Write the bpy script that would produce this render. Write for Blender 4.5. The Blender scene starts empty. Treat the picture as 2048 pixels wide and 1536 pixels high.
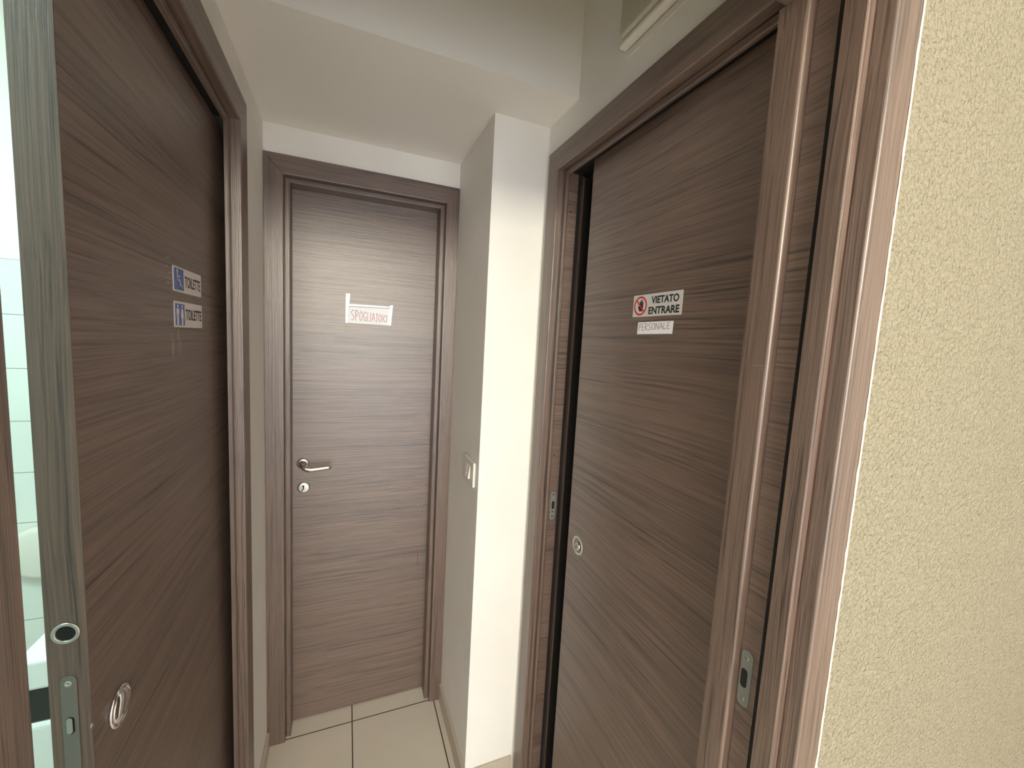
import bpy, bmesh, math, random
from mathutils import Vector, Matrix
random.seed(7)
S = bpy.context.scene
COL = S.collection

# ---------------------------------------------------------------- camera
YAW, PITCH, ROLL = [math.radians(a) for a in (22.2065, -5.7765, 3.0654)]
Fw = Vector((math.sin(YAW)*math.cos(PITCH), math.cos(YAW)*math.cos(PITCH), math.sin(PITCH)))
Rt = Vector((math.cos(YAW), -math.sin(YAW), 0)); Up = Rt.cross(Fw)
R2 = math.cos(ROLL)*Rt + math.sin(ROLL)*Up
U2 = -math.sin(ROLL)*Rt + math.cos(ROLL)*Up
cd = bpy.data.cameras.new('camera'); cam = bpy.data.objects.new('camera', cd); COL.objects.link(cam)
cd.sensor_fit = 'HORIZONTAL'; cd.sensor_width = 36; cd.lens = 816.466/2048*36; cd.clip_start = .02
M = Matrix((R2, U2, -Fw)).transposed().to_4x4(); M.translation = Vector((0, 0, 1.5803)); cam.matrix_world = M
S.camera = cam

# ---------------------------------------------------------------- world, light, exposure
W = bpy.data.worlds.new('world'); S.world = W; W.use_nodes = True
W.node_tree.nodes['Background'].inputs[0].default_value = (.93, .95, 1.0, 1)
W.node_tree.nodes['Background'].inputs[1].default_value = 4.9
S.view_settings.view_transform = 'Standard'; S.view_settings.look = 'None'
S.view_settings.exposure = .02; S.view_settings.gamma = 1; S.view_settings.use_curve_mapping = False
try: S.cycles.use_denoising = True
except Exception: pass
S.cycles.max_bounces = 10; S.cycles.diffuse_bounces = 7
# daylight through the high window of the outer room, behind the camera
wl = bpy.data.lights.new('window_daylight', 'AREA'); wl.shape = 'RECTANGLE'; wl.size = .96; wl.size_y = .46
wl.energy = 74; wl.color = (1, .935, .75)
wlo = bpy.data.objects.new('window_daylight', wl); COL.objects.link(wlo); wlo.location = (-.10, -2.42, 2.33)
wlo.rotation_euler = (math.radians(90), 0, 0)
BATH = 32

# ---------------------------------------------------------------- materials
def mat(name, col, rough=.5, metal=0, spec=.5):
    m = bpy.data.materials.new(name); m.use_nodes = True
    b = m.node_tree.nodes['Principled BSDF']
    b.inputs['Base Color'].default_value = (*col, 1); b.inputs['Roughness'].default_value = rough
    b.inputs['Metallic'].default_value = metal; b.inputs['Specular IOR Level'].default_value = spec
    return m
def NT(m):
    nt = m.node_tree; n = nt.nodes
    def new(t, **k):
        x = n.new(t)
        for a, v in k.items(): setattr(x, a, v)
        return x
    return nt, n['Principled BSDF'], new, nt.links.new
def ramp(new, stops):
    r = new('ShaderNodeValToRGB'); e = r.color_ramp.elements
    while len(e) < len(stops): e.new(.5)
    for i, (p, c) in enumerate(stops): e[i].position = p; e[i].color = (*c, 1)
    return r
def srgb(r, g, b):
    return tuple(((c/255)/12.92 if c/255 <= .04045 else ((c/255+.055)/1.055)**2.4) for c in (r, g, b))

def wood(name, axis, light=srgb(119, 97, 85), dark=srgb(48, 36, 31), rough=.42, spec=1.0, fine=300):
    """laminate with long thin streaks running along one axis"""
    m = mat(name, light, rough, 0, spec); nt, b, new, L = NT(m); b.inputs['IOR'].default_value = 1.58
    tc = new('ShaderNodeTexCoord')
    # slow waviness that shifts the streaks sideways
    wv = new('ShaderNodeTexNoise'); wv.inputs['Scale'].default_value = 2.6; wv.inputs['Detail'].default_value = 1
    L(tc.outputs['Object'], wv.inputs['Vector'])
    sub = new('ShaderNodeVectorMath', operation='SUBTRACT'); sub.inputs[1].default_value = (.5, .5, .5)
    L(wv.outputs['Color'], sub.inputs[0])
    scl = new('ShaderNodeVectorMath', operation='SCALE'); scl.inputs['Scale'].default_value = .018
    L(sub.outputs[0], scl.inputs[0])
    add = new('ShaderNodeVectorMath', operation='ADD'); L(tc.outputs['Object'], add.inputs[0]); L(scl.outputs[0], add.inputs[1])
    def layer(across, along, detail, rgh=.5):
        mp = new('ShaderNodeMapping'); s = [across]*3; s['xyz'.index(axis)] = along
        mp.inputs['Scale'].default_value = s; L(add.outputs[0], mp.inputs['Vector'])
        t = new('ShaderNodeTexNoise'); t.inputs['Scale'].default_value = 1; t.inputs['Detail'].default_value = detail
        t.inputs['Roughness'].default_value = rgh; L(mp.outputs[0], t.inputs['Vector']); return t
    a = layer(fine, 3, 3, .6); c = layer(140, 1.2, 4, .7); d = layer(20, .5, 2)
    ra = ramp(new, [(.36, (0, 0, 0)), (.63, (1, 1, 1))]); L(a.outputs[0], ra.inputs[0])
    rc = ramp(new, [(.34, (0, 0, 0)), (.50, (.72, .72, .72)), (.72, (1, 1, 1))]); L(c.outputs[0], rc.inputs[0])
    rd = ramp(new, [(.3, (0, 0, 0)), (.7, (1, 1, 1))]); L(d.outputs[0], rd.inputs[0])
    def mul(x, k):
        q = new('ShaderNodeMath', operation='MULTIPLY'); L(x, q.inputs[0]); q.inputs[1].default_value = k; return q.outputs[0]
    def ad(x, y):
        q = new('ShaderNodeMath', operation='ADD'); L(x, q.inputs[0]); L(y, q.inputs[1]); return q.outputs[0]
    v = ad(ad(mul(ra.outputs[0], .42), mul(rc.outputs[0], .40)), mul(rd.outputs[0], .18))
    mx = ramp(new, [(.12, dark), (.45, tuple((p*.45+q*.55) for p, q in zip(dark, light))), (.85, light)])
    L(v, mx.inputs[0]); L(mx.outputs[0], b.inputs['Base Color'])
    bp = new('ShaderNodeBump'); bp.inputs['Strength'].default_value = .35; bp.inputs['Distance'].default_value = .0008
    L(v, bp.inputs['Height']); L(bp.outputs[0], b.inputs['Normal'])
    return m
WX, WY, WZ = wood('wood_laminate_x', 'x'), wood('wood_laminate_y', 'y'), wood('wood_laminate_z', 'z', fine=420, rough=.40)

def plaster(name, col, scale, dist, strength=.6, rough=.85, detail=3, mottled=0, sharp=None):
    m = mat(name, col, rough, 0, .3); nt, b, new, L = NT(m)
    tc = new('ShaderNodeTexCoord'); t = new('ShaderNodeTexNoise'); t.inputs['Scale'].default_value = scale
    t.inputs['Detail'].default_value = detail; t.inputs['Roughness'].default_value = .6
    t.inputs['Distortion'].default_value = .4
    L(tc.outputs['Object'], t.inputs['Vector'])
    bp = new('ShaderNodeBump'); bp.inputs['Strength'].default_value = strength; bp.inputs['Distance'].default_value = dist
    if sharp:
        q = ramp(new, [(sharp[0], (0, 0, 0)), (sharp[1], (1, 1, 1))]); L(t.outputs[0], q.inputs[0]); L(q.outputs[0], bp.inputs['Height'])
    else: L(t.outputs[0], bp.inputs['Height'])
    L(bp.outputs[0], b.inputs['Normal'])
    if mottled:
        u = new('ShaderNodeTexNoise'); u.inputs['Scale'].default_value = 5; u.inputs['Detail'].default_value = 4
        L(tc.outputs['Object'], u.inputs['Vector'])
        r = ramp(new, [(.3, tuple(c*(1-mottled) for c in col)), (.65, col)]); L(u.outputs[0], r.inputs[0])
        L(r.outputs[0], b.inputs['Base Color'])
    return m
WALL = plaster('painted_plaster', srgb(236, 233, 227), 130, .0012, .5, mottled=.05)
CEIL = plaster('ceiling_paint', srgb(238, 235, 229), 60, .0006, .3)
STUCCO = plaster('cream_stucco', srgb(152, 145, 125), 150, .011, 1.0, detail=1.6)
BACKSIDE = mat('grey_render', srgb(120, 115, 108), .9)

def tiles(name, col, grout, size, off, gw, axes, rough=.35, vary=.02):
    """flat tiles laid on a square grid with grout lines at off + n*size"""
    m = mat(name, col, rough); nt, b, new, L = NT(m)
    tc = new('ShaderNodeTexCoord'); sp = new('ShaderNodeSeparateXYZ'); L(tc.outputs['Object'], sp.inputs[0])
    outs = []
    for k, ax in enumerate(axes):
        s = new('ShaderNodeMath', operation='SUBTRACT'); L(sp.outputs['XYZ'.index(ax)], s.inputs[0]); s.inputs[1].default_value = off[k]
        w = new('ShaderNodeMath', operation='PINGPONG'); L(s.outputs[0], w.inputs[0]); w.inputs[1].default_value = size[k]/2
        c = new('ShaderNodeMath', operation='LESS_THAN'); L(w.outputs[0], c.inputs[0]); c.inputs[1].default_value = gw/2
        outs.append(c.outputs[0])
    mxm = new('ShaderNodeMath', operation='MAXIMUM'); L(outs[0], mxm.inputs[0]); L(outs[-1], mxm.inputs[1])
    nz = new('ShaderNodeTexNoise'); nz.inputs['Scale'].default_value = 3; nz.inputs['Detail'].default_value = 5
    L(tc.outputs['Object'], nz.inputs['Vector'])
    rr = ramp(new, [(.3, tuple(c*(1-vary*4) for c in col)), (.7, col)]); L(nz.outputs[0], rr.inputs[0])
    mx = new('ShaderNodeMix', data_type='RGBA'); L(mxm.outputs[0], mx.inputs['Factor'])
    L(rr.outputs[0], mx.inputs['A']); mx.inputs['B'].default_value = (*grout, 1)
    L(mx.outputs['Result'], b.inputs['Base Color'])
    bp = new('ShaderNodeBump', invert=True); bp.inputs['Distance'].default_value = .001; bp.inputs['Strength'].default_value = .6
    L(mxm.outputs[0], bp.inputs['Height']); L(bp.outputs[0], b.inputs['Normal'])
    return m
FLOOR = tiles('beige_floor_tile', srgb(212, 204, 190), srgb(50, 40, 32), (.333, .333), (.038, 1.632), .0042, 'XY')
BTILE = tiles('white_wall_tile', srgb(226, 230, 224), srgb(150, 150, 145), (.20, .20), (.2, 1.586), .003, 'XZ', .25)
SKIRT = mat('beige_skirting_tile', srgb(186, 176, 160), .4)
METAL = mat('satin_nickel', (.62, .61, .58), .32, 1)
STEEL = mat('brushed_steel', (.22, .225, .21), .45, .3)
CHROME = mat('chrome', (.8, .8, .82), .08, 1)
BLACK = mat('black_plastic', (.006, .006, .006), .3)
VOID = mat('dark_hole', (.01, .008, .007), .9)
WHITEP = mat('white_plastic', srgb(225, 221, 212), .35)
STICK = mat('sign_white', srgb(206, 204, 202), .4)
STICKL = mat('sign_pale', srgb(214, 206, 200), .4)
PAPER = mat('white_paper', srgb(238, 242, 246), .7)
TAPE = mat('clear_tape', srgb(244, 246, 242), .25)
BLUE = mat('sign_blue', srgb(70, 100, 170), .45)
INK = mat('black_print', srgb(28, 28, 36), .5)
REDP = mat('red_print', srgb(196, 24, 40), .5)
REDINK = mat('red_marker', srgb(190, 45, 58), .6)
VIOLET = mat('violet_marker', srgb(150, 80, 110), .6)
SCUFF = mat('adhesive_residue', srgb(150, 140, 130), .5)
GREYP = plaster('vent_cover_grey', srgb(196, 194, 178), 40, .0004, .2)
CERAMIC = mat('white_ceramic', srgb(240, 242, 240), .12)

# ---------------------------------------------------------------- mesh helpers
class MB:
    def __init__(s): s.v = []; s.f = []
    def add(s, vs, fs):
        o = len(s.v); s.v += [tuple(v) for v in vs]; s.f += [tuple(i+o for i in f) for f in fs]; return s
    def box(s, x0, x1, y0, y1, z0, z1):
        vs = [(x, y, z) for z in (z0, z1) for y in (y0, y1) for x in (x0, x1)]
        return s.add(vs, [(0, 2, 3, 1), (4, 5, 7, 6), (0, 1, 5, 4), (2, 6, 7, 3), (0, 4, 6, 2), (1, 3, 7, 5)])
    def loft(s, A, B):
        n = len(A)
        fs = [tuple(range(n))[::-1], tuple(range(n, 2*n))] + [(i, (i+1) % n, n+(i+1) % n, n+i) for i in range(n)]
        return s.add(list(A)+list(B), fs)
    def rings(s, rs, closed_ends=True):
        n = len(rs[0]); vs = [p for r in rs for p in r]; fs = []
        for k in range(len(rs)-1):
            fs += [(k*n+i, k*n+(i+1) % n, (k+1)*n+(i+1) % n, (k+1)*n+i) for i in range(n)]
        if closed_ends: fs += [tuple(range(n))[::-1], tuple((len(rs)-1)*n+i for i in range(n))]
        return s.add(vs, fs)
    def build(s, name, m, parent=None, bevel=0, seg=2, smooth=False, base=None):
        org = Vector(base) if base is not None else (Vector(parent['_o']) if parent is not None and '_o' in parent else Vector())
        me = bpy.data.meshes.new(name); me.from_pydata([tuple(Vector(v)-org) for v in s.v], [], s.f)
        bm = bmesh.new(); bm.from_mesh(me); bmesh.ops.recalc_face_normals(bm, faces=bm.faces); bm.to_mesh(me); bm.free()
        me.materials.append(m); o = bpy.data.objects.new(name, me); COL.objects.link(o)
        if parent is not None:
            o.parent = parent
            o['_o'] = tuple(org)
        else:
            o.location = org; o['_o'] = tuple(org)
        if bevel:
            b = o.modifiers.new('bevel', 'BEVEL'); b.width = bevel; b.segments = seg; b.limit_method = 'ANGLE'; b.angle_limit = math.radians(40)
            b.harden_normals = False
        if smooth:
            for p in me.polygons: p.use_smooth = True
        return o
def tag(o, label=None, cat=None, kind=None, group=None):
    if label: o['label'] = label
    if cat: o['category'] = cat
    if kind: o['kind'] = kind
    if group: o['group'] = group
    return o
def empty(name, loc, label=None, cat=None, kind=None):
    o = bpy.data.objects.new(name, None); COL.objects.link(o); o.location = loc; o.empty_display_size = .05
    o['_o'] = tuple(loc); return tag(o, label, cat, kind)

class Fr:
    """a wall-mounted drawing frame: a to the viewer's right, b up, n out of the surface"""
    def __init__(s, O, A, N): s.O = Vector(O); s.A = Vector(A); s.N = Vector(N); s.B = Vector((0, 0, 1))
    def p(s, a, b, n=0): return s.O + s.A*a + s.B*b + s.N*n
def slab(mb, F, pts, n0, n1): mb.loft([F.p(a, b, n0) for a, b in pts], [F.p(a, b, n1) for a, b in pts]); return mb
def circ(ca, cb, r, k=28, rb=None): return [(ca+r*math.cos(2*math.pi*i/k), cb+(rb or r)*math.sin(2*math.pi*i/k)) for i in range(k)]
def rrect(a0, b0, a1, b1, r, k=5):
    out = []
    for cx, cy, st in ((a1-r, b1-r, 0), (a0+r, b1-r, 90), (a0+r, b0+r, 180), (a1-r, b0+r, 270)):
        for i in range(k+1):
            t = math.radians(st+90*i/k); out.append((cx+r*math.cos(t), cy+r*math.sin(t)))
    return out
def annulus(mb, F, ca, cb, ro, ri, n0, n1, k=36, rib=None):
    rs = []
    for r, n in ((ri, n0), (ro, n0), (ro, n1*.6+n0*.4), (ro-(ro-ri)*.25, n1), (ri+(ro-ri)*.15, n1), (ri, n0)):
        rs.append([F.p(a, b, n) for a, b in circ(ca, cb, r, k)])
    mb.rings(rs, False); return mb
def lathe(mb, F, ca, cb, prof, k=28):
    """profile of (radius, height above the surface)"""
    mb.rings([[F.p(a, b, n) for a, b in circ(ca, cb, max(r, 1e-5), k)] for r, n in prof], True); return mb
def stroke(mb, F, pts, w, n0, n1):
    for (a0, b0), (a1, b1) in zip(pts, pts[1:]):
        dx, dy = a1-a0, b1-b0; l = math.hypot(dx, dy) or 1e-6; dx, dy = dx/l*w/2, dy/l*w/2
        slab(mb, F, [(a0-dx-dy, b0-dy+dx), (a0-dx+dy, b0-dy-dx), (a1+dx+dy, b1+dy-dx), (a1+dx-dy, b1+dy+dx)], n0, n1)
    return mb
def text_mesh(txt, F, a0, b0, w, h, n, name, m, parent, bold=0.0, depth=.0002):
    cu = bpy.data.curves.new(name, 'FONT'); cu.body = txt; cu.size = 1; cu.offset = bold; cu.extrude = 0; cu.resolution_u = 4
    to = bpy.data.objects.new(name, cu); COL.objects.link(to)
    dg = bpy.context.evaluated_depsgraph_get(); me = bpy.data.meshes.new_from_object(to.evaluated_get(dg))
    bpy.data.objects.remove(to); xs = [v.co.x for v in me.vertices]; ys = [v.co.y for v in me.vertices]
    x0, x1, y0, y1 = min(xs), max(xs), min(ys), max(ys)
    org = Vector(parent['_o'])
    for v in me.vertices:
        v.co = F.p(a0+(v.co.x-x0)/(x1-x0)*w, b0+(v.co.y-y0)/(y1-y0)*h, n+depth) - org
    me.materials.clear(); me.materials.append(m)
    o = bpy.data.objects.new(name, me); COL.objects.link(o); o.parent = parent; return o

# ---------------------------------------------------------------- room dimensions (metres)
XL, XA, XR = -.263, .401, .585
YF, YP, YS, YB = .332, 1.2276, 1.057, 1.630
ZS, ZC, ZH = 2.2577, 2.70, 2.10
T = .128

# ---------------------------------------------------------------- structure
o = MB().box(-2.6, 2.6, -3.0, 2.4, -.08, 0).build('floor', FLOOR); tag(o, kind='structure')
mb = MB().box(-2.6, 2.6, -3.0, 2.4, ZC, ZC+.1).box(-.391, .713, YS, 1.75, ZS, ZC-.0005)
tag(mb.build('ceiling', CEIL), kind='structure')
# left wall: strip in front, strip over the opening, hollow pocket behind the toilet door
mb = MB()
mb.box(-.391, XL, YF, .457, 0, ZC)
mb.box(-.391, XL, .457, 1.276, ZH+.002, ZC)
mb.box(-.281, XL, 1.276, YB, 0, ZC); mb.box(-.391, -.373, 1.276, YB, 0, ZC); mb.box(-.373, -.281, 1.60, YB, 0, ZC)
mb.box(-.373, -.281, 1.276, 1.60, ZH+.05, ZC)
tag(mb.build('wall_left', WALL), kind='structure')
# right wall: over the door and solid part up to the pier
mb = MB()
mb.box(XR, XR+T, .457, 1.1415, ZH+.002, ZC); mb.box(XR, XR+T, 1.1415, YP, 0, ZC)
tag(mb.build('wall_right', WALL), kind='structure')
mb = MB().box(XA, XR+T, YP, 1.75, 0, ZS-.0005)
tag(mb.build('wall_pier', WALL), kind='structure')
mb = MB()
mb.box(-.391, XA, YB, 1.75, ZH+.002, ZS-.0005); mb.box(-.391, -.205, YB, 1.75, 0, ZH+.002); mb.box(.352, XA, YB, 1.75, 0, ZH+.002)
tag(mb.build('wall_back', WALL), kind='structure')
# front wall: stucco seen at the right of the photo
mb = MB()
mb.box(.598, 2.6, YF, .456, 0, ZC); mb.box(XL, .598, YF, .456, ZH+.002, ZC); mb.box(-2.6, -.391, YF, .456, 0, ZC)
tag(mb.build('wall_front', STUCCO), kind='structure')
# tiled bathroom beyond the left door and the closed rooms around
mb = MB().box(-2.3, -.391, 2.10, 2.2, 0, 1.786)
tag(mb.build('wall_bathroom', BTILE), kind='structure')
mb = MB().box(-2.3, -.391, 2.104, 2.2, 1.786, ZC); mb.box(-2.3, -2.2, .456, 2.104, 0, ZC); mb.box(-.391, -.380, 1.75, 2.104, 0, ZC)
tag(mb.build('wall_bathroom_side', WALL), kind='structure')
tag(MB().box(-2.2, -.391, .456, .468, 0, ZC).build('wall_bathroom_front', BTILE), kind='structure')
mb = MB().box(-.380, 2.4, 2.2, 2.3, 0, ZC).box(2.4, 2.5, .456, 2.3, 0, ZC)
tag(mb.build('wall_rear', BACKSIDE), kind='structure')

# skirting tiles
def skirting(name, pts, h=.075, t=.009, d=None):
    mb = MB()
    for (x0, x1, y0, y1) in pts: mb.box(x0, x1, y0, y1, 0, h)
    return tag(mb.build(name, SKIRT, bevel=.002), kind='structure')
skirting('baseboard_left', [(XL, XL+.009, 1.349, 1.6195)], .062)
skirting('baseboard_right', [(XA-.009, XA, YP, 1.6195), (XA-.009, .5745, YP-.009, YP)], .080)

# ---------------------------------------------------------------- door frames
def frame_piece(kind, F, Wd, prof, name, m, parent, H=ZH, bevel=0):
    """mitred casing + lining piece; F.O is the foot of the opening's left edge on the wall face"""
    g = 0.0
    if kind == 'left':
        A = [F.p(-u, .001, w) for u, w in prof]; B = [F.p(-u, H+u-g, w) for u, w in prof]
    elif kind == 'right':
        A = [F.p(Wd+u, .001, w) for u, w in prof]; B = [F.p(Wd+u, H+u-g, w) for u, w in prof]
    else:
        A = [F.p(-u, H+u+g, w) for u, w in prof]; B = [F.p(Wd+u, H+u+g, w) for u, w in prof]
    return MB().loft(A, B).build(name, m, parent)
def casing_prof(cw, ws):
    """(u, w): u outward from the opening edge, w out of the wall"""
    p = [(-.017, -ws), (-.017, -.0155), (-.0162, -.0142), (-.0150, -.0137), (-.0036, -.0137), (-.0024, -.0145), (-.0024, -.019), (0, -.019), (0, .0055)]
    for i in range(1, 5):
        t = math.pi/2*i/4; p.append((.004-.004*math.cos(t), .0055+.004*math.sin(t)))
    p += [(cw-.0025, .0095), (cw-.0007, .0088), (cw, .0070), (cw, 0), (.0012, 0), (.0012, -ws)]
    return p
def liner_prof(w0, w1, r=.004, u0=-.017):
    """inner lining strip on the other side of the leaf, with its rounded arris"""
    p = [(.0012, -w0)]
    for i in range(0, 5):
        t = math.pi/2*i/4; p.append((u0+r-r*math.sin(t), -w0-r+r*math.cos(t)))
    p += [(u0, -w1), (.0012, -w1)]
    return p

# ---- left door (toilet) -------------------------------------------------
D1 = empty('door_1', (XL, .458, 0), 'dark wood sliding toilet door half in its wall pocket, on the left', 'door', 'structure')
F1 = Fr((XL, .458, 0), (0, 1, 0), (1, 0, 0)); W1 = .817
for kind in ('left', 'head', 'right'):
    m = WY if kind == 'head' else WZ
    pr_ = casing_prof(.064 if kind == 'left' else .070, .024)
    frame_piece(kind, F1, W1, pr_, 'head_casing' if kind == 'head' else 'casing', m, D1)
    frame_piece(kind, F1, W1, liner_prof(.104, T), 'head_lining' if kind == 'head' else 'lining', m, D1)
LX0, LX1, LY = -.347, -.307, .656
leaf = MB().box(LX0, LX1, LY, LY+.80, .008, 2.092).build('door_leaf', WY, D1, bevel=.0008)
edge = MB().box(LX0, LX1, LY-.0012, LY, .008, 2.092).build('edge_banding', WZ, leaf)
FE = Fr((0, LY-.0012, 0), (1, 0, 0), (0, -1, 0))        # leading edge, facing the camera
pull = annulus(MB(), FE, -.3275, 1.182, .0142, .0098, 0, .0016).build('edge_finger_pull', METAL, leaf, smooth=True)
lathe(MB(), FE, -.3275, 1.182, [(.0099, .0002), (.0088, .0006), (.006, .0004), (.001, .0003)]).build('finger_pull_cup', BLACK, leaf, smooth=True)
slab(MB(), FE, rrect(-.3355, .885, -.3195, 1.123, .0075), 0, .0014).build('lock_faceplate', STEEL, leaf, bevel=.0004)
lathe(MB(), FE, -.3275, 1.113, [(.0040, .0014), (.0038, .0022), (.0022, .0026), (.0018, .0016), (.0004, .0016)], 18).build('screw', METAL, leaf, smooth=True)
slab(MB(), FE, rrect(-.3315, 1.042, -.3235, 1.066, .0039), .0014, .0019).build('latch_slot', VOID, leaf)
slab(MB(), FE, rrect(-.3310, 1.0433, -.3250, 1.0655, .0030), .0016, .0030).build('latch_hook', METAL, leaf, bevel=.0008)
FL = Fr((LX1, 0, 0), (0, 1, 0), (1, 0, 0))              # corridor face of the leaf
annulus(MB(), FL, .720, 1.015, .0285, .0230, 0, .0042).build('pull_handle', CHROME, leaf, smooth=True)
lathe(MB(), FL, .720, 1.015, [(.0235, .0030), (.0215, .0050), (.0160, .0072), (.0080, .0084), (.001, .0088)]).build('pull_handle_cup', CHROME, leaf, smooth=True)
lathe(MB(), FL, .6535, 1.0475, [(.0030, 0), (.0028, .0008), (.001, .0010)], 14).build('pin', METAL, leaf, smooth=True)
# scuffs of old adhesive
mb = MB(); rs = random.Random(3)
for a, b, l, w in ((.995, 1.568, .045, .0022), (.962, 1.563, .05, .003), (.968, 1.545, .03, .002), (1.006, 1.548, .028, .002)):
    slab(mb, FL, [(a, b), (a+w, b+.004), (a+w*1.3, b-l*.5), (a+w*.7, b-l), (a, b-l*.6)], 0, .00015)
for k in range(7):
    a = .935+rs.random()*.035; b = 1.60+rs.random()*.10
    slab(mb, FL, [(a, b), (a+.018+rs.random()*.012, b+.002), (a+.016, b+.0042), (a+.002, b+.003)], 0, .00012)
mb.build('adhesive_marks', SCUFF, leaf)

MB().box(-.366, -.288, .458, 1.275, 2.0985, 2.1015).build('slot_shade', VOID, D1)  # dark box standing in for the shade inside the head slot

# ---- back door (changing room) -----------------------------------------
D2 = empty('door_2', (-.203, YB, 0), 'closed wood door with lever handle at the end of the corridor', 'door', 'structure')
F2 = Fr((-.203, YB, 0), (1, 0, 0), (0, -1, 0)); W2 = .553
for kind, cw in (('left', .0640), ('head', .0640), ('right', .0640)):
    m = WX if kind == 'head' else WZ
    pr_ = casing_prof(cw, .076)
    if kind == 'head':
        # the casing board runs wall to wall, so its side ends are trimmed
        g = 0.0
        A = [F2.p(-min(u, .0585), ZH+u+g, w) for u, w in pr_]; B = [F2.p(W2+min(u, .0495), ZH+u+g, w) for u, w in pr_]
        MB().loft(A, B).build('head_casing', m, D2)
    else:
        # the casing board fills up to the side walls, so its outer arris is trimmed off
        sx, c0, lim = (-1, 0, .0585) if kind == 'left' else (1, W2, .0495)
        MB().loft([F2.p(c0+sx*min(u, lim), .001, w) for u, w in pr_], [F2.p(c0+sx*min(u, lim), ZH+u, w) for u, w in pr_]).build('casing', m, D2)
YD = 1.7074
leaf2 = MB().box(-.2025, .3495, YD, YD+.040, .004, 2.099).build('door_leaf', WX, D2, bevel=.0008)
FD = Fr((0, YD, 0), (1, 0, 0), (0, -1, 0))
hx, hz = -.150, 1.077
h = lathe(MB(), FD, hx, hz, [(.0215, 0), (.0215, .004), (.0200, .0070), (.0165, .0082), (.0105, .0086), (.0095, .012), (.0085, .034), (.0085, .036)]).build('lever_rose', METAL, leaf2, smooth=True)
# lever: tapered bar leaving the neck and bending right
path = [(0, 0, .030, .0100, .0095), (.000, -.003, .040, .0110, .0100), (.014, -.010, .046, .0098, .0088), (.030, -.0125, .047, .0092, .0078), (.060, -.011, .045, .0086, .0065), (.090, -.009, .043, .0078, .0055), (.100, -.009, .042, .0066, .0045)]
rs_ = []
for a, b, n, rb, rn in path:
    rs_.append([FD.p(hx+a + (0 if a > .003 else rn*0), hz+b+rb*math.sin(2*math.pi*i/16), n+rn*math.cos(2*math.pi*i/16)) for i in range(16)])
rs_[0] = [FD.p(hx+.0085*math.cos(2*math.pi*i/16)*-1, hz+.0085*math.sin(2*math.pi*i/16), .030) for i in range(16)]
MB().rings(rs_).build('lever', METAL, leaf2, smooth=True)
lathe(MB(), FD, -.148, .982, [(.0215, 0), (.0215, .004), (.0200, .0062), (.0165, .0066), (.001, .0067)]).build('keyhole_rose', METAL, leaf2, smooth=True)
mb = MB(); slab(mb, FD, circ(-.149, .9885, .0036, 18), .0067, .0071)
slab(mb, FD, [(-.1505, .987), (-.1462, .987), (-.1462, .9785), (-.1500, .9735), (-.1560, .9650), (-.1575, .9655), (-.1535, .9745), (-.1505, .9790)], .0067, .0071)
mb.build('keyhole', VOID, leaf2)
mb = MB(); slab(mb, FD, circ(.291, .866, .0022, 10), 0, .0004); slab(mb, FD, circ(.295, .863, .0012, 8), 0, .0004); mb.build('wear_marks', SCUFF, leaf2)
mb = MB(); slab(mb, FD, [(.2955, .668), (.2968, .668), (.2985, .600), (.2970, .582), (.2958, .600)], 0, .0003)
mb.build('scratch', mat('reddish_scratch', srgb(120, 60, 50), .5), leaf2)

mb = MB(); stroke(mb, F2, [(-.047, ZH+.047), (-.003, ZH+.003)], .0011, .0093, .0097); mb.build('mitre_gap', VOID, D2)

# ---- right door (staff only) -------------------------------------------
D3 = empty('door_3', (XR, .475, 0), 'dark wood sliding door nearly closed, on the right', 'door', 'structure')
y3 = 1.1404; y3n = .4665
F3 = Fr((XR, y3, 0), (0, -1, 0), (-1, 0, 0)); W3 = y3-y3n
pr_ = casing_prof(.064, .022)
frame_piece('left', F3, W3, pr_, 'casing', WZ, D3)
frame_piece('left', F3, W3, liner_prof(.074, T), 'lining', WZ, D3)
g = 0.0
A = [F3.p(-u, ZH+u+g, w) for u, w in pr_]; B = [F3.p(W3, ZH+u+g, w) for u, w in pr_]
MB().loft(A, B).build('head_casing', WY, D3)
lp = liner_prof(.100, T)
MB().loft([F3.p(-u, ZH+u+g, w) for u, w in lp], [F3.p(W3, ZH+u+g, w) for u, w in lp]).build('head_lining', WY, D3)
MB().box(.6075, .7125, y3, y3+.0005, .001, ZH+.05).build('recess_shade', VOID, D3)  # black sheet giving the recess its shade behind the board
board = MB().box(.617, .648, y3-.0006, y3, .001, ZH).build('strike_board', WX, D3)
MB().box(.608, .684, .467, 1.139, 2.0985, 2.1015).build('slot_shade', VOID, D3)  # painted shade filling the slot above the leaf
MB().box(.6595, .690, 1.1165, 1.1228, .001, ZH-.02).build('dark_strip', mat('matt_black_strip', (.012, .009, .008), .8), D3)  # near-black strip covering the visible face of the lining
leaf3 = MB().box(.630, .670, .4665, 1.0279, .008, 2.096).build('door_leaf', WY, D3, bevel=.0008)
FR = Fr((.630, 0, 0), (0, -1, 0), (-1, 0, 0))
annulus(MB(), FR, -.9715, 1.0035, .0272, .0198, 0, .0022).build('flush_pull', mat('pale_nickel', (.55, .54, .50), .4, .4), leaf3, smooth=True)
lathe(MB(), FR, -.9715, 1.0035, [(.0199, .0002), (.0185, .0009), (.001, .0008)]).build('flush_pull_cup', mat('worn_brass_grey', (.25, .24, .20), .4, .8), leaf3, smooth=True)
mb = MB(); lathe(mb, FR, -.9640, 1.0045, [(.0115, .0008), (.0115, .0060), (.0098, .0075), (.0070, .0078), (.0068, .0050), (.001, .0050)])
mb.build('turn_knob', METAL, leaf3, smooth=True)
FJ = Fr((0, y3-.0006, 0), (1, 0, 0), (0, -1, 0))
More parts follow.
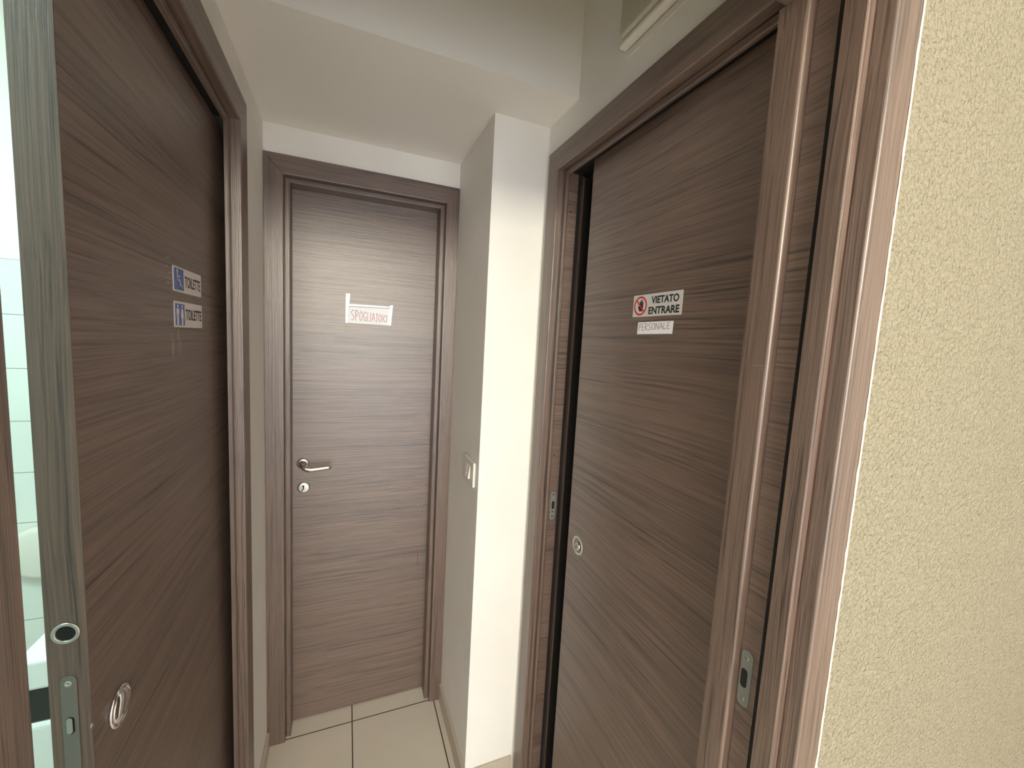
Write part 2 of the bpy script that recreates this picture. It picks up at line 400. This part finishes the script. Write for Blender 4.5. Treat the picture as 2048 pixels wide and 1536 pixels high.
sp = slab(MB(), FJ, rrect(.6225, 1.008, .6405, 1.104, .0085), 0, .0018).build('strike_plate', STEEL, D3, bevel=.0004)
slab(MB(), FJ, rrect(.6275, 1.045, .6375, 1.072, .0045), .0018, .0022).build('strike_slot', VOID, sp)
mb = MB()
for b in (1.020, 1.036, 1.094): slab(mb, FJ, circ(.6315, b, .0026, 12), .0018, .0021)
mb.build('screw', VOID, sp)
mb = MB(); slab(mb, FJ, circ(.625, 1.226, .0022, 10), .0008, .0012); slab(mb, FJ, circ(.627, 1.985, .0025, 10), .0008, .0012); mb.build('plug_hole', VOID, D3)

# ---- front doorway frame (strike side at the right) ---------------------
D4 = empty('door_4', (.597, YF, 0), 'wood frame of the near doorway beside the cream stucco wall', 'door frame', 'structure')
F4 = Fr((XL, YF, 0), (1, 0, 0), (0, -1, 0)); W4 = .597-XL
pr_ = casing_prof(.0485, .042)
frame_piece('right', F4, W4, pr_, 'casing', WZ, D4)
frame_piece('head', F4, W4, pr_, 'head_casing', WX, D4)
frame_piece('right', F4, W4, liner_prof(.089, .1335, .005), 'lining', WZ, D4)
frame_piece('head', F4, W4, liner_prof(.089, .124, .005), 'head_lining', WX, D4)
MB().box(.5974, .5979, .3745, .4205, .001, ZH).build('recess_shade', VOID, D4)  # shade of the near recess, put in as a black sheet
MB().box(.5962, .5974, .390, .4205, .001, ZH).build('strike_board', WY, D4)
FK = Fr((.5962, 0, 0), (0, -1, 0), (-1, 0, 0))
sp = slab(MB(), FK, rrect(-.4180, 1.0205, -.3985, 1.1150, .0090), 0, .0020).build('strike_plate', STEEL, D4, bevel=.0004)
slab(MB(), FK, rrect(-.4155, 1.052, -.4045, 1.0830, .0052), .0020, .0024).build('strike_slot', VOID, sp)
mb = MB()
for b in (1.033, 1.102): lathe(mb, FK, -.4085, b, [(.0034, .0020), (.0030, .0026), (.0012, .0022)], 14)
mb.build('screw', METAL, sp, smooth=True)
mb = MB(); FA = Fr((.5800, 0, 0), (0, -1, 0), (-1, 0, 0))
slab(mb, FA, [(-.4445, 1.5655), (-.4265, 1.5655), (-.4265, 1.5663), (-.4445, 1.5663)], 0, .0003); slab(mb, FA, circ(-.4290, 1.5615, .0010, 8), 0, .0003)
mb.build('scratch', SCUFF, D4)

# plaster edge left ragged along the near casing
mb = MB(); rs = random.Random(11); xe = .597+.0485; prev = None; z = 0
L0 = []; L1 = []
while z < 2.25:
    w = .0018+rs.random()*.0022 + (.002 if rs.random() < .12 else 0)
    L0.append((xe, z)); L1.append((xe+.004+w*.3, z, w)); z += .006+rs.random()*.012
vs = []; fs = []
for (x0, z0), (x1, _, w) in zip(L0, L1):
    vs += [(x0-w*.55, YF-.0098, z0), (x0+.001, YF-.0106, z0), (x0+.0035, YF-.004, z0), (x1, YF+.0005, z0)]
for i in range(len(L0)-1):
    for k in range(3): fs.append((i*4+k, i*4+k+1, i*4+5+k, i*4+4+k))
tag(mb.add(vs, fs).build('trim_1', plaster('plaster_edge', srgb(238, 226, 190), 200, .001, .5)), kind='structure')

# ---------------------------------------------------------------- signs on the left door
def sticker(name, label, cat, F, a0, b0, a1, b1, m, t=.0006):
    o = empty(name, F.p((a0+a1)/2, b0, 0), label, cat)
    slab(MB(), F, rrect(a0, b0, a1, b1, .0015, 2), 0, t).build('sign_plate', m, o)
    return o
a0, a1 = .974, 1.135
s1 = sticker('toilet_sign', 'white TOILETTE sign with wheelchair symbol on blue, upper of two on left door', 'sign', FL, a0, 1.6445, a1, 1.6925, STICKL)
slab(MB(), FL, rrect(a0+.005, 1.6480, a0+.054, 1.6895, .001, 1), .0006, .0008).build('symbol_panel', BLUE, s1)
mb = MB(); n0, n1 = .0008, .0010; cx = a0+.030
slab(mb, FL, circ(cx-.009, 1.6845, .0030, 14), n0, n1)
stroke(mb, FL, [(cx-.009, 1.680), (cx-.008, 1.668), (cx+.004, 1.667), (cx+.009, 1.656), (cx+.014, 1.6565)], .0034, n0, n1)
stroke(mb, FL, [(cx-.008, 1.6745), (cx+.003, 1.6740)], .0026, n0, n1)
arc = [(cx-.002+.0115*math.cos(math.radians(t)), 1.6612+.0105*math.sin(math.radians(t))) for t in range(130, 352, 14)]
stroke(mb, FL, arc, .0026, n0, n1); mb.build('wheelchair_symbol', STICKL, s1)
text_mesh('TOILETTE', FL, a0+.060, 1.6565, .094, .0225, .0007, 'lettering', INK, s1, .02)
s2 = sticker('toilet_sign', 'white TOILETTE sign with man and woman symbols, lower of two on left door', 'sign', FL, a0+.001, 1.5755, a1+.002, 1.6260, STICKL)
slab(MB(), FL, rrect(a0+.006, 1.5795, a0+.055, 1.6215, .001, 1), .0006, .0008).build('symbol_panel', BLUE, s2)
mb = MB()
for c, wom in ((a0+.019, False), (a0+.042, True)):
    slab(mb, FL, circ(c, 1.6165, .0028, 14), n0, n1)
    if wom: slab(mb, FL, [(c-.0035, 1.612), (c+.0035, 1.612), (c+.0075, 1.594), (c-.0075, 1.594)], n0, n1); stroke(mb, FL, [(c-.002, 1.594), (c-.002, 1.582)], .003, n0, n1); stroke(mb, FL, [(c+.002, 1.594), (c+.002, 1.582)], .003, n0, n1)
    else: slab(mb, FL, [(c-.0065, 1.612), (c+.0065, 1.612), (c+.0060, 1.597), (c-.0060, 1.597)], n0, n1); stroke(mb, FL, [(c-.0025, 1.598), (c-.0025, 1.582)], .0035, n0, n1); stroke(mb, FL, [(c+.0025, 1.598), (c+.0025, 1.582)], .0035, n0, n1)
mb.build('people_symbol', STICKL, s2)
text_mesh('TOILETTE', FL, a0+.061, 1.5905, .096, .0225, .0007, 'lettering', INK, s2, .02)

# ---------------------------------------------------------------- stroke lettering (hand-written notes)
GL = {'S': [[(.9, .95), (.5, 1), (.1, .8), (.25, .6), (.75, .42), (.85, .2), (.5, 0), (0, .06)]], 'P': [[(.1, 0), (.15, 1)], [(.1, .98), (.6, 1), (.85, .8), (.6, .5), (.15, .45)]],
      'O': [[(.5, 1), (.15, .8), (.05, .4), (.3, .03), (.7, .05), (.95, .45), (.85, .85), (.5, 1)]], 'G': [[(.9, .85), (.5, 1), (.12, .7), (.1, .3), (.4, .02), (.85, .1), (.88, .45), (.55, .45)]],
      'L': [[(.15, 1), (.1, .02), (.85, 0)]], 'I': [[(.5, 1), (.48, 0)]], 'A': [[(0, 0), (.45, 1), (.95, 0)], [(.2, .36), (.78, .38)]],
      'T': [[(0, 1), (1, .97)], [(.5, 1), (.5, -.08)]], 'E': [[(.9, 1), (.15, .97), (.1, .02), (.9, 0)], [(.12, .5), (.75, .52)]],
      'R': [[(.1, 0), (.12, 1)], [(.12, .98), (.7, .95), (.8, .7), (.15, .48), (.85, 0)]], 'N': [[(.05, 0), (.1, 1), (.8, .05), (.9, 1)]]}
def scrawl(mb, F, txt, a0, base, top, widths, gap, pw, n0, n1):
    """base/top: functions of position 0..1 along the word"""
    tot = sum(widths)+gap*(len(txt)-1); a = 0
    for ch, w in zip(txt, widths):
        f = (a+w/2)/tot; b0, b1 = base(f), top(f)
        for st in GL[ch]: stroke(mb, F, [(a0+a+x*w, b0+(b1-b0)*y) for x, y in st], pw, n0, n1)
        a += w+gap
# paper note on the back door
s3 = empty('paper_note', (.08, YD, 1.622), 'white paper note with red handwriting SPOGLIATOIO taped on the far door', 'sign')
mb = MB(); slab(mb, FD, [(.0035, 1.6225), (.1590, 1.6225), (.1620, 1.6890), (.0090, 1.6850)], .0002, .0006); mb.build('paper', PAPER, s3)
mb = MB(); slab(mb, FD, [(-.0060, 1.622), (.0030, 1.622), (.0095, 1.7330), (-.0055, 1.7330)], .0001, .0008); mb.build('tape_strip', TAPE, s3)
mb = MB(); slab(mb, FD, [(.1530, 1.622), (.1625, 1.622), (.1685, 1.7030), (.1560, 1.7010)], .0006, .0010); mb.build('tape_strip', TAPE, s3)
mb = MB(); slab(mb, FD, [(.0080, 1.6870), (.1540, 1.6905), (.1540, 1.6965), (.0080, 1.6945)], .0003, .0007); mb.build('tape_strip', TAPE, s3)
mb = MB(); slab(mb, FD, [(-.0065, 1.588), (.0005, 1.588), (.0025, 1.621), (-.0060, 1.621)], .0001, .0003); mb.build('tape_residue', mat('dirty_tape', srgb(170, 160, 140), .5), s3)
mb = MB(); slab(mb, FD, [(.0090, 1.6838), (.1600, 1.6875), (.1600, 1.6885), (.0090, 1.6850)], .0007, .0009); mb.build('fold_line', mat('fold_shadow_grey', srgb(150, 150, 145), .6), s3)
mb = MB(); scrawl(mb, FD, 'SPOGLIATOIO', .0135, lambda f: 1.6335+.0*f, lambda f: 1.6735-.013*f, [.013, .012, .012, .012, .008, .003, .013, .007, .011, .003, .014], .0026, .0016, .0007, .0010)
mb.build('handwriting', REDINK, s3)
# sign on the right door
s4 = sticker('no_entry_sign', 'white VIETATO ENTRARE sign with red prohibition ring on right door', 'sign', FR, -.8064, 1.6555, -.6524, 1.7055, STICK)
mb = MB(); annulus(mb, FR, -.781, 1.6805, .0218, .0178, .0006, .0011, 40); stroke(mb, FR, [(-.7945, 1.6940), (-.7675, 1.6670)], .0032, .0010, .0012); mb.build('prohibition_ring', REDP, s4)
mb = MB(); hp = [(-.7835, 1.668), (-.7745, 1.668), (-.7715, 1.677), (-.7715, 1.689), (-.7735, 1.6905), (-.7745, 1.684), (-.7750, 1.694), (-.7770, 1.6945), (-.7778, 1.685), (-.7790, 1.6945), (-.7808, 1.694), (-.7808, 1.684), (-.7820, 1.6905), (-.7838, 1.690), (-.7836, 1.679), (-.7885, 1.6805), (-.7895, 1.679)]
slab(mb, FR, hp, .0006, .0009); mb.build('hand_symbol', INK, s4)
text_mesh('VIETATO', FR, -.7450, 1.6830, .0830, .0165, .0007, 'lettering', INK, s4, .035)
text_mesh('ENTRARE', FR, -.7520, 1.6600, .0930, .0165, .0007, 'lettering', INK, s4, .035)
s5 = empty('staff_label', FR.p(-.7285, 1.616, 0), 'small white paper label with handwriting PERSONALE below the printed sign', 'label')
mb = MB(); slab(mb, FR, [(-.7850, 1.6155), (-.6735, 1.6165), (-.6725, 1.6435), (-.7840, 1.6430)], 0, .0005); mb.build('paper', PAPER, s5)
mb = MB(); scrawl(mb, FR, 'PERSONALE', -.7800, lambda f: 1.6235+.004*f, lambda f: 1.6395+.001*f, [.009, .009, .010, .010, .011, .011, .011, .009, .010], .0012, .0010, .0005, .0008)
mb.build('handwriting', VIOLET, s5)

# ---------------------------------------------------------------- light switch on the pier
sw = empty('light_switch', (XA, 1.322, 1.134), 'white two-rocker light switch on the grey side of the pier', 'switch')
FS = Fr((XA, 1.322, 1.134), (0, -1, 0), (-1, 0, 0))
slab(MB(), FS, rrect(-.060, -.042, .060, .042, .004, 3), 0, .008).build('switch_plate', WHITEP, sw, bevel=.002)
for c in (-.016, .012):
    mb = MB()
    A = [FS.p(c-.0115, -.0225, .008), FS.p(c+.0115, -.0225, .008), FS.p(c+.0115, .0225, .008), FS.p(c-.0115, .0225, .008)]
    B = [FS.p(c-.0110, -.0220, .0150), FS.p(c+.0110, -.0220, .0150), FS.p(c+.0110, .0220, .0095), FS.p(c-.0110, .0220, .0095)]
    mb.loft(A, B).build('rocker', WHITEP, sw, bevel=.001)

# ---------------------------------------------------------------- grey cover high on the right wall
bx = empty('wall_vent_box', (XR, .55, 2.235), 'pale grey cover box high on the wall above the right door', 'vent box')
mb = MB(); mb.box(XR-.030, XR, .46, .838, 2.268, 2.60); mb.build('cover', GREYP, bx, bevel=.004)
mb = MB(); mb.box(XR-.022, XR, .46, .850, 2.252, 2.2675); mb.build('lower_lip', WHITEP, bx, bevel=.006, seg=3)
mb = MB(); mb.box(XR-.003, XR, .46, .842, 2.236, 2.2505); mb.build('wall_flange', WHITEP, bx, bevel=.001)

# ---------------------------------------------------------------- bathroom things seen through the gap
cb = empty('bathroom_cabinet', (-.68, 1.7, 0), 'white low bathroom unit with a dark band, seen through the gap beside left door', 'cabinet')
MB().box(-.872, -.50, 1.50, 1.88, .505, .600).build('top_drawer', CERAMIC, cb, bevel=.012, seg=4)
MB().box(-.862, -.51, 1.508, 1.875, .402, .505).build('dark_band', mat('dark_grey_plastic', (.02, .02, .018), .5), cb, bevel=.002)
MB().box(-.872, -.50, 1.50, 1.88, .004, .402).build('lower_body', CERAMIC, cb, bevel=.018, seg=4)
FB = Fr((0, 2.10, 0), (1, 0, 0), (0, -1, 0))
dp = empty('paper_dispenser', (-1.115, 2.10, .675), 'round white paper dispenser on the tiled wall, seen through the gap', 'dispenser')
lathe(MB(), FB, -1.095, .668, [(.105, .0), (.105, .025), (.100, .034), (.085, .038), (.001, .039)], 40).build('dispenser_cover', WHITEP, dp, smooth=True)
bl = bpy.data.lights.new('bathroom_light', 'AREA'); bl.shape = 'RECTANGLE'; bl.size = 1.0; bl.size_y = .5; bl.energy = BATH; bl.color = (.74, 1, 1)
blo = bpy.data.objects.new('bathroom_light', bl); COL.objects.link(blo); blo.location = (-.98, .73, 2.66)

# ---------------------------------------------------------------- unseen outer walls added to steer the sky light, and the high window
mb = MB(); mb.box(-2.6, -1.5, -2.6, -2.45, 0, 2.08).box(1.3, 2.6, -2.6, -2.45, 0, 2.08).box(-2.6, -.6, -2.6, -2.45, 2.08, ZC).box(.4, 2.6, -2.6, -2.45, 2.08, ZC).box(-2.7, -2.6, -2.6, .456, 0, ZC).box(-.6, .4, -2.6, -2.45, 2.58, ZC)
mb.box(2.6, 2.7, -2.6, .456, 0, ZC)
tag(mb.build('wall_light_blocker', WALL), kind='structure')  # side walls added to shut out sideways sky light
wn = empty('window_1', (-.1, -2.5, 2.08), 'high white-framed window of the outer room', 'window', 'structure')
mb = MB(); mb.box(-.6, -.57, -2.53, -2.47, 2.08, 2.58).box(.37, .4, -2.53, -2.47, 2.08, 2.58).box(-.57, .37, -2.53, -2.47, 2.08, 2.11).box(-.57, .37, -2.53, -2.47, 2.55, 2.58)
mb.build('window_frame', WHITEP, wn)
sd = empty('fill_opening', (-.1, -2.5, 0), 'unseen white-framed opening added to let in frontal fill light', 'door', 'structure')  # added behind the camera so the fill arrives frontally
mb = MB(); mb.box(-1.5, -1.45, -2.54, -2.47, 0, 2.08).box(1.25, 1.3, -2.54, -2.47, 0, 2.08).box(-.125, -.075, -2.54, -2.47, .001, 2.03).box(-1.45, 1.25, -2.54, -2.47, 2.03, 2.08)
mb.build('fill_opening_frame', WHITEP, sd)

for o in list(S.objects):
    if '_o' in o: del o['_o']
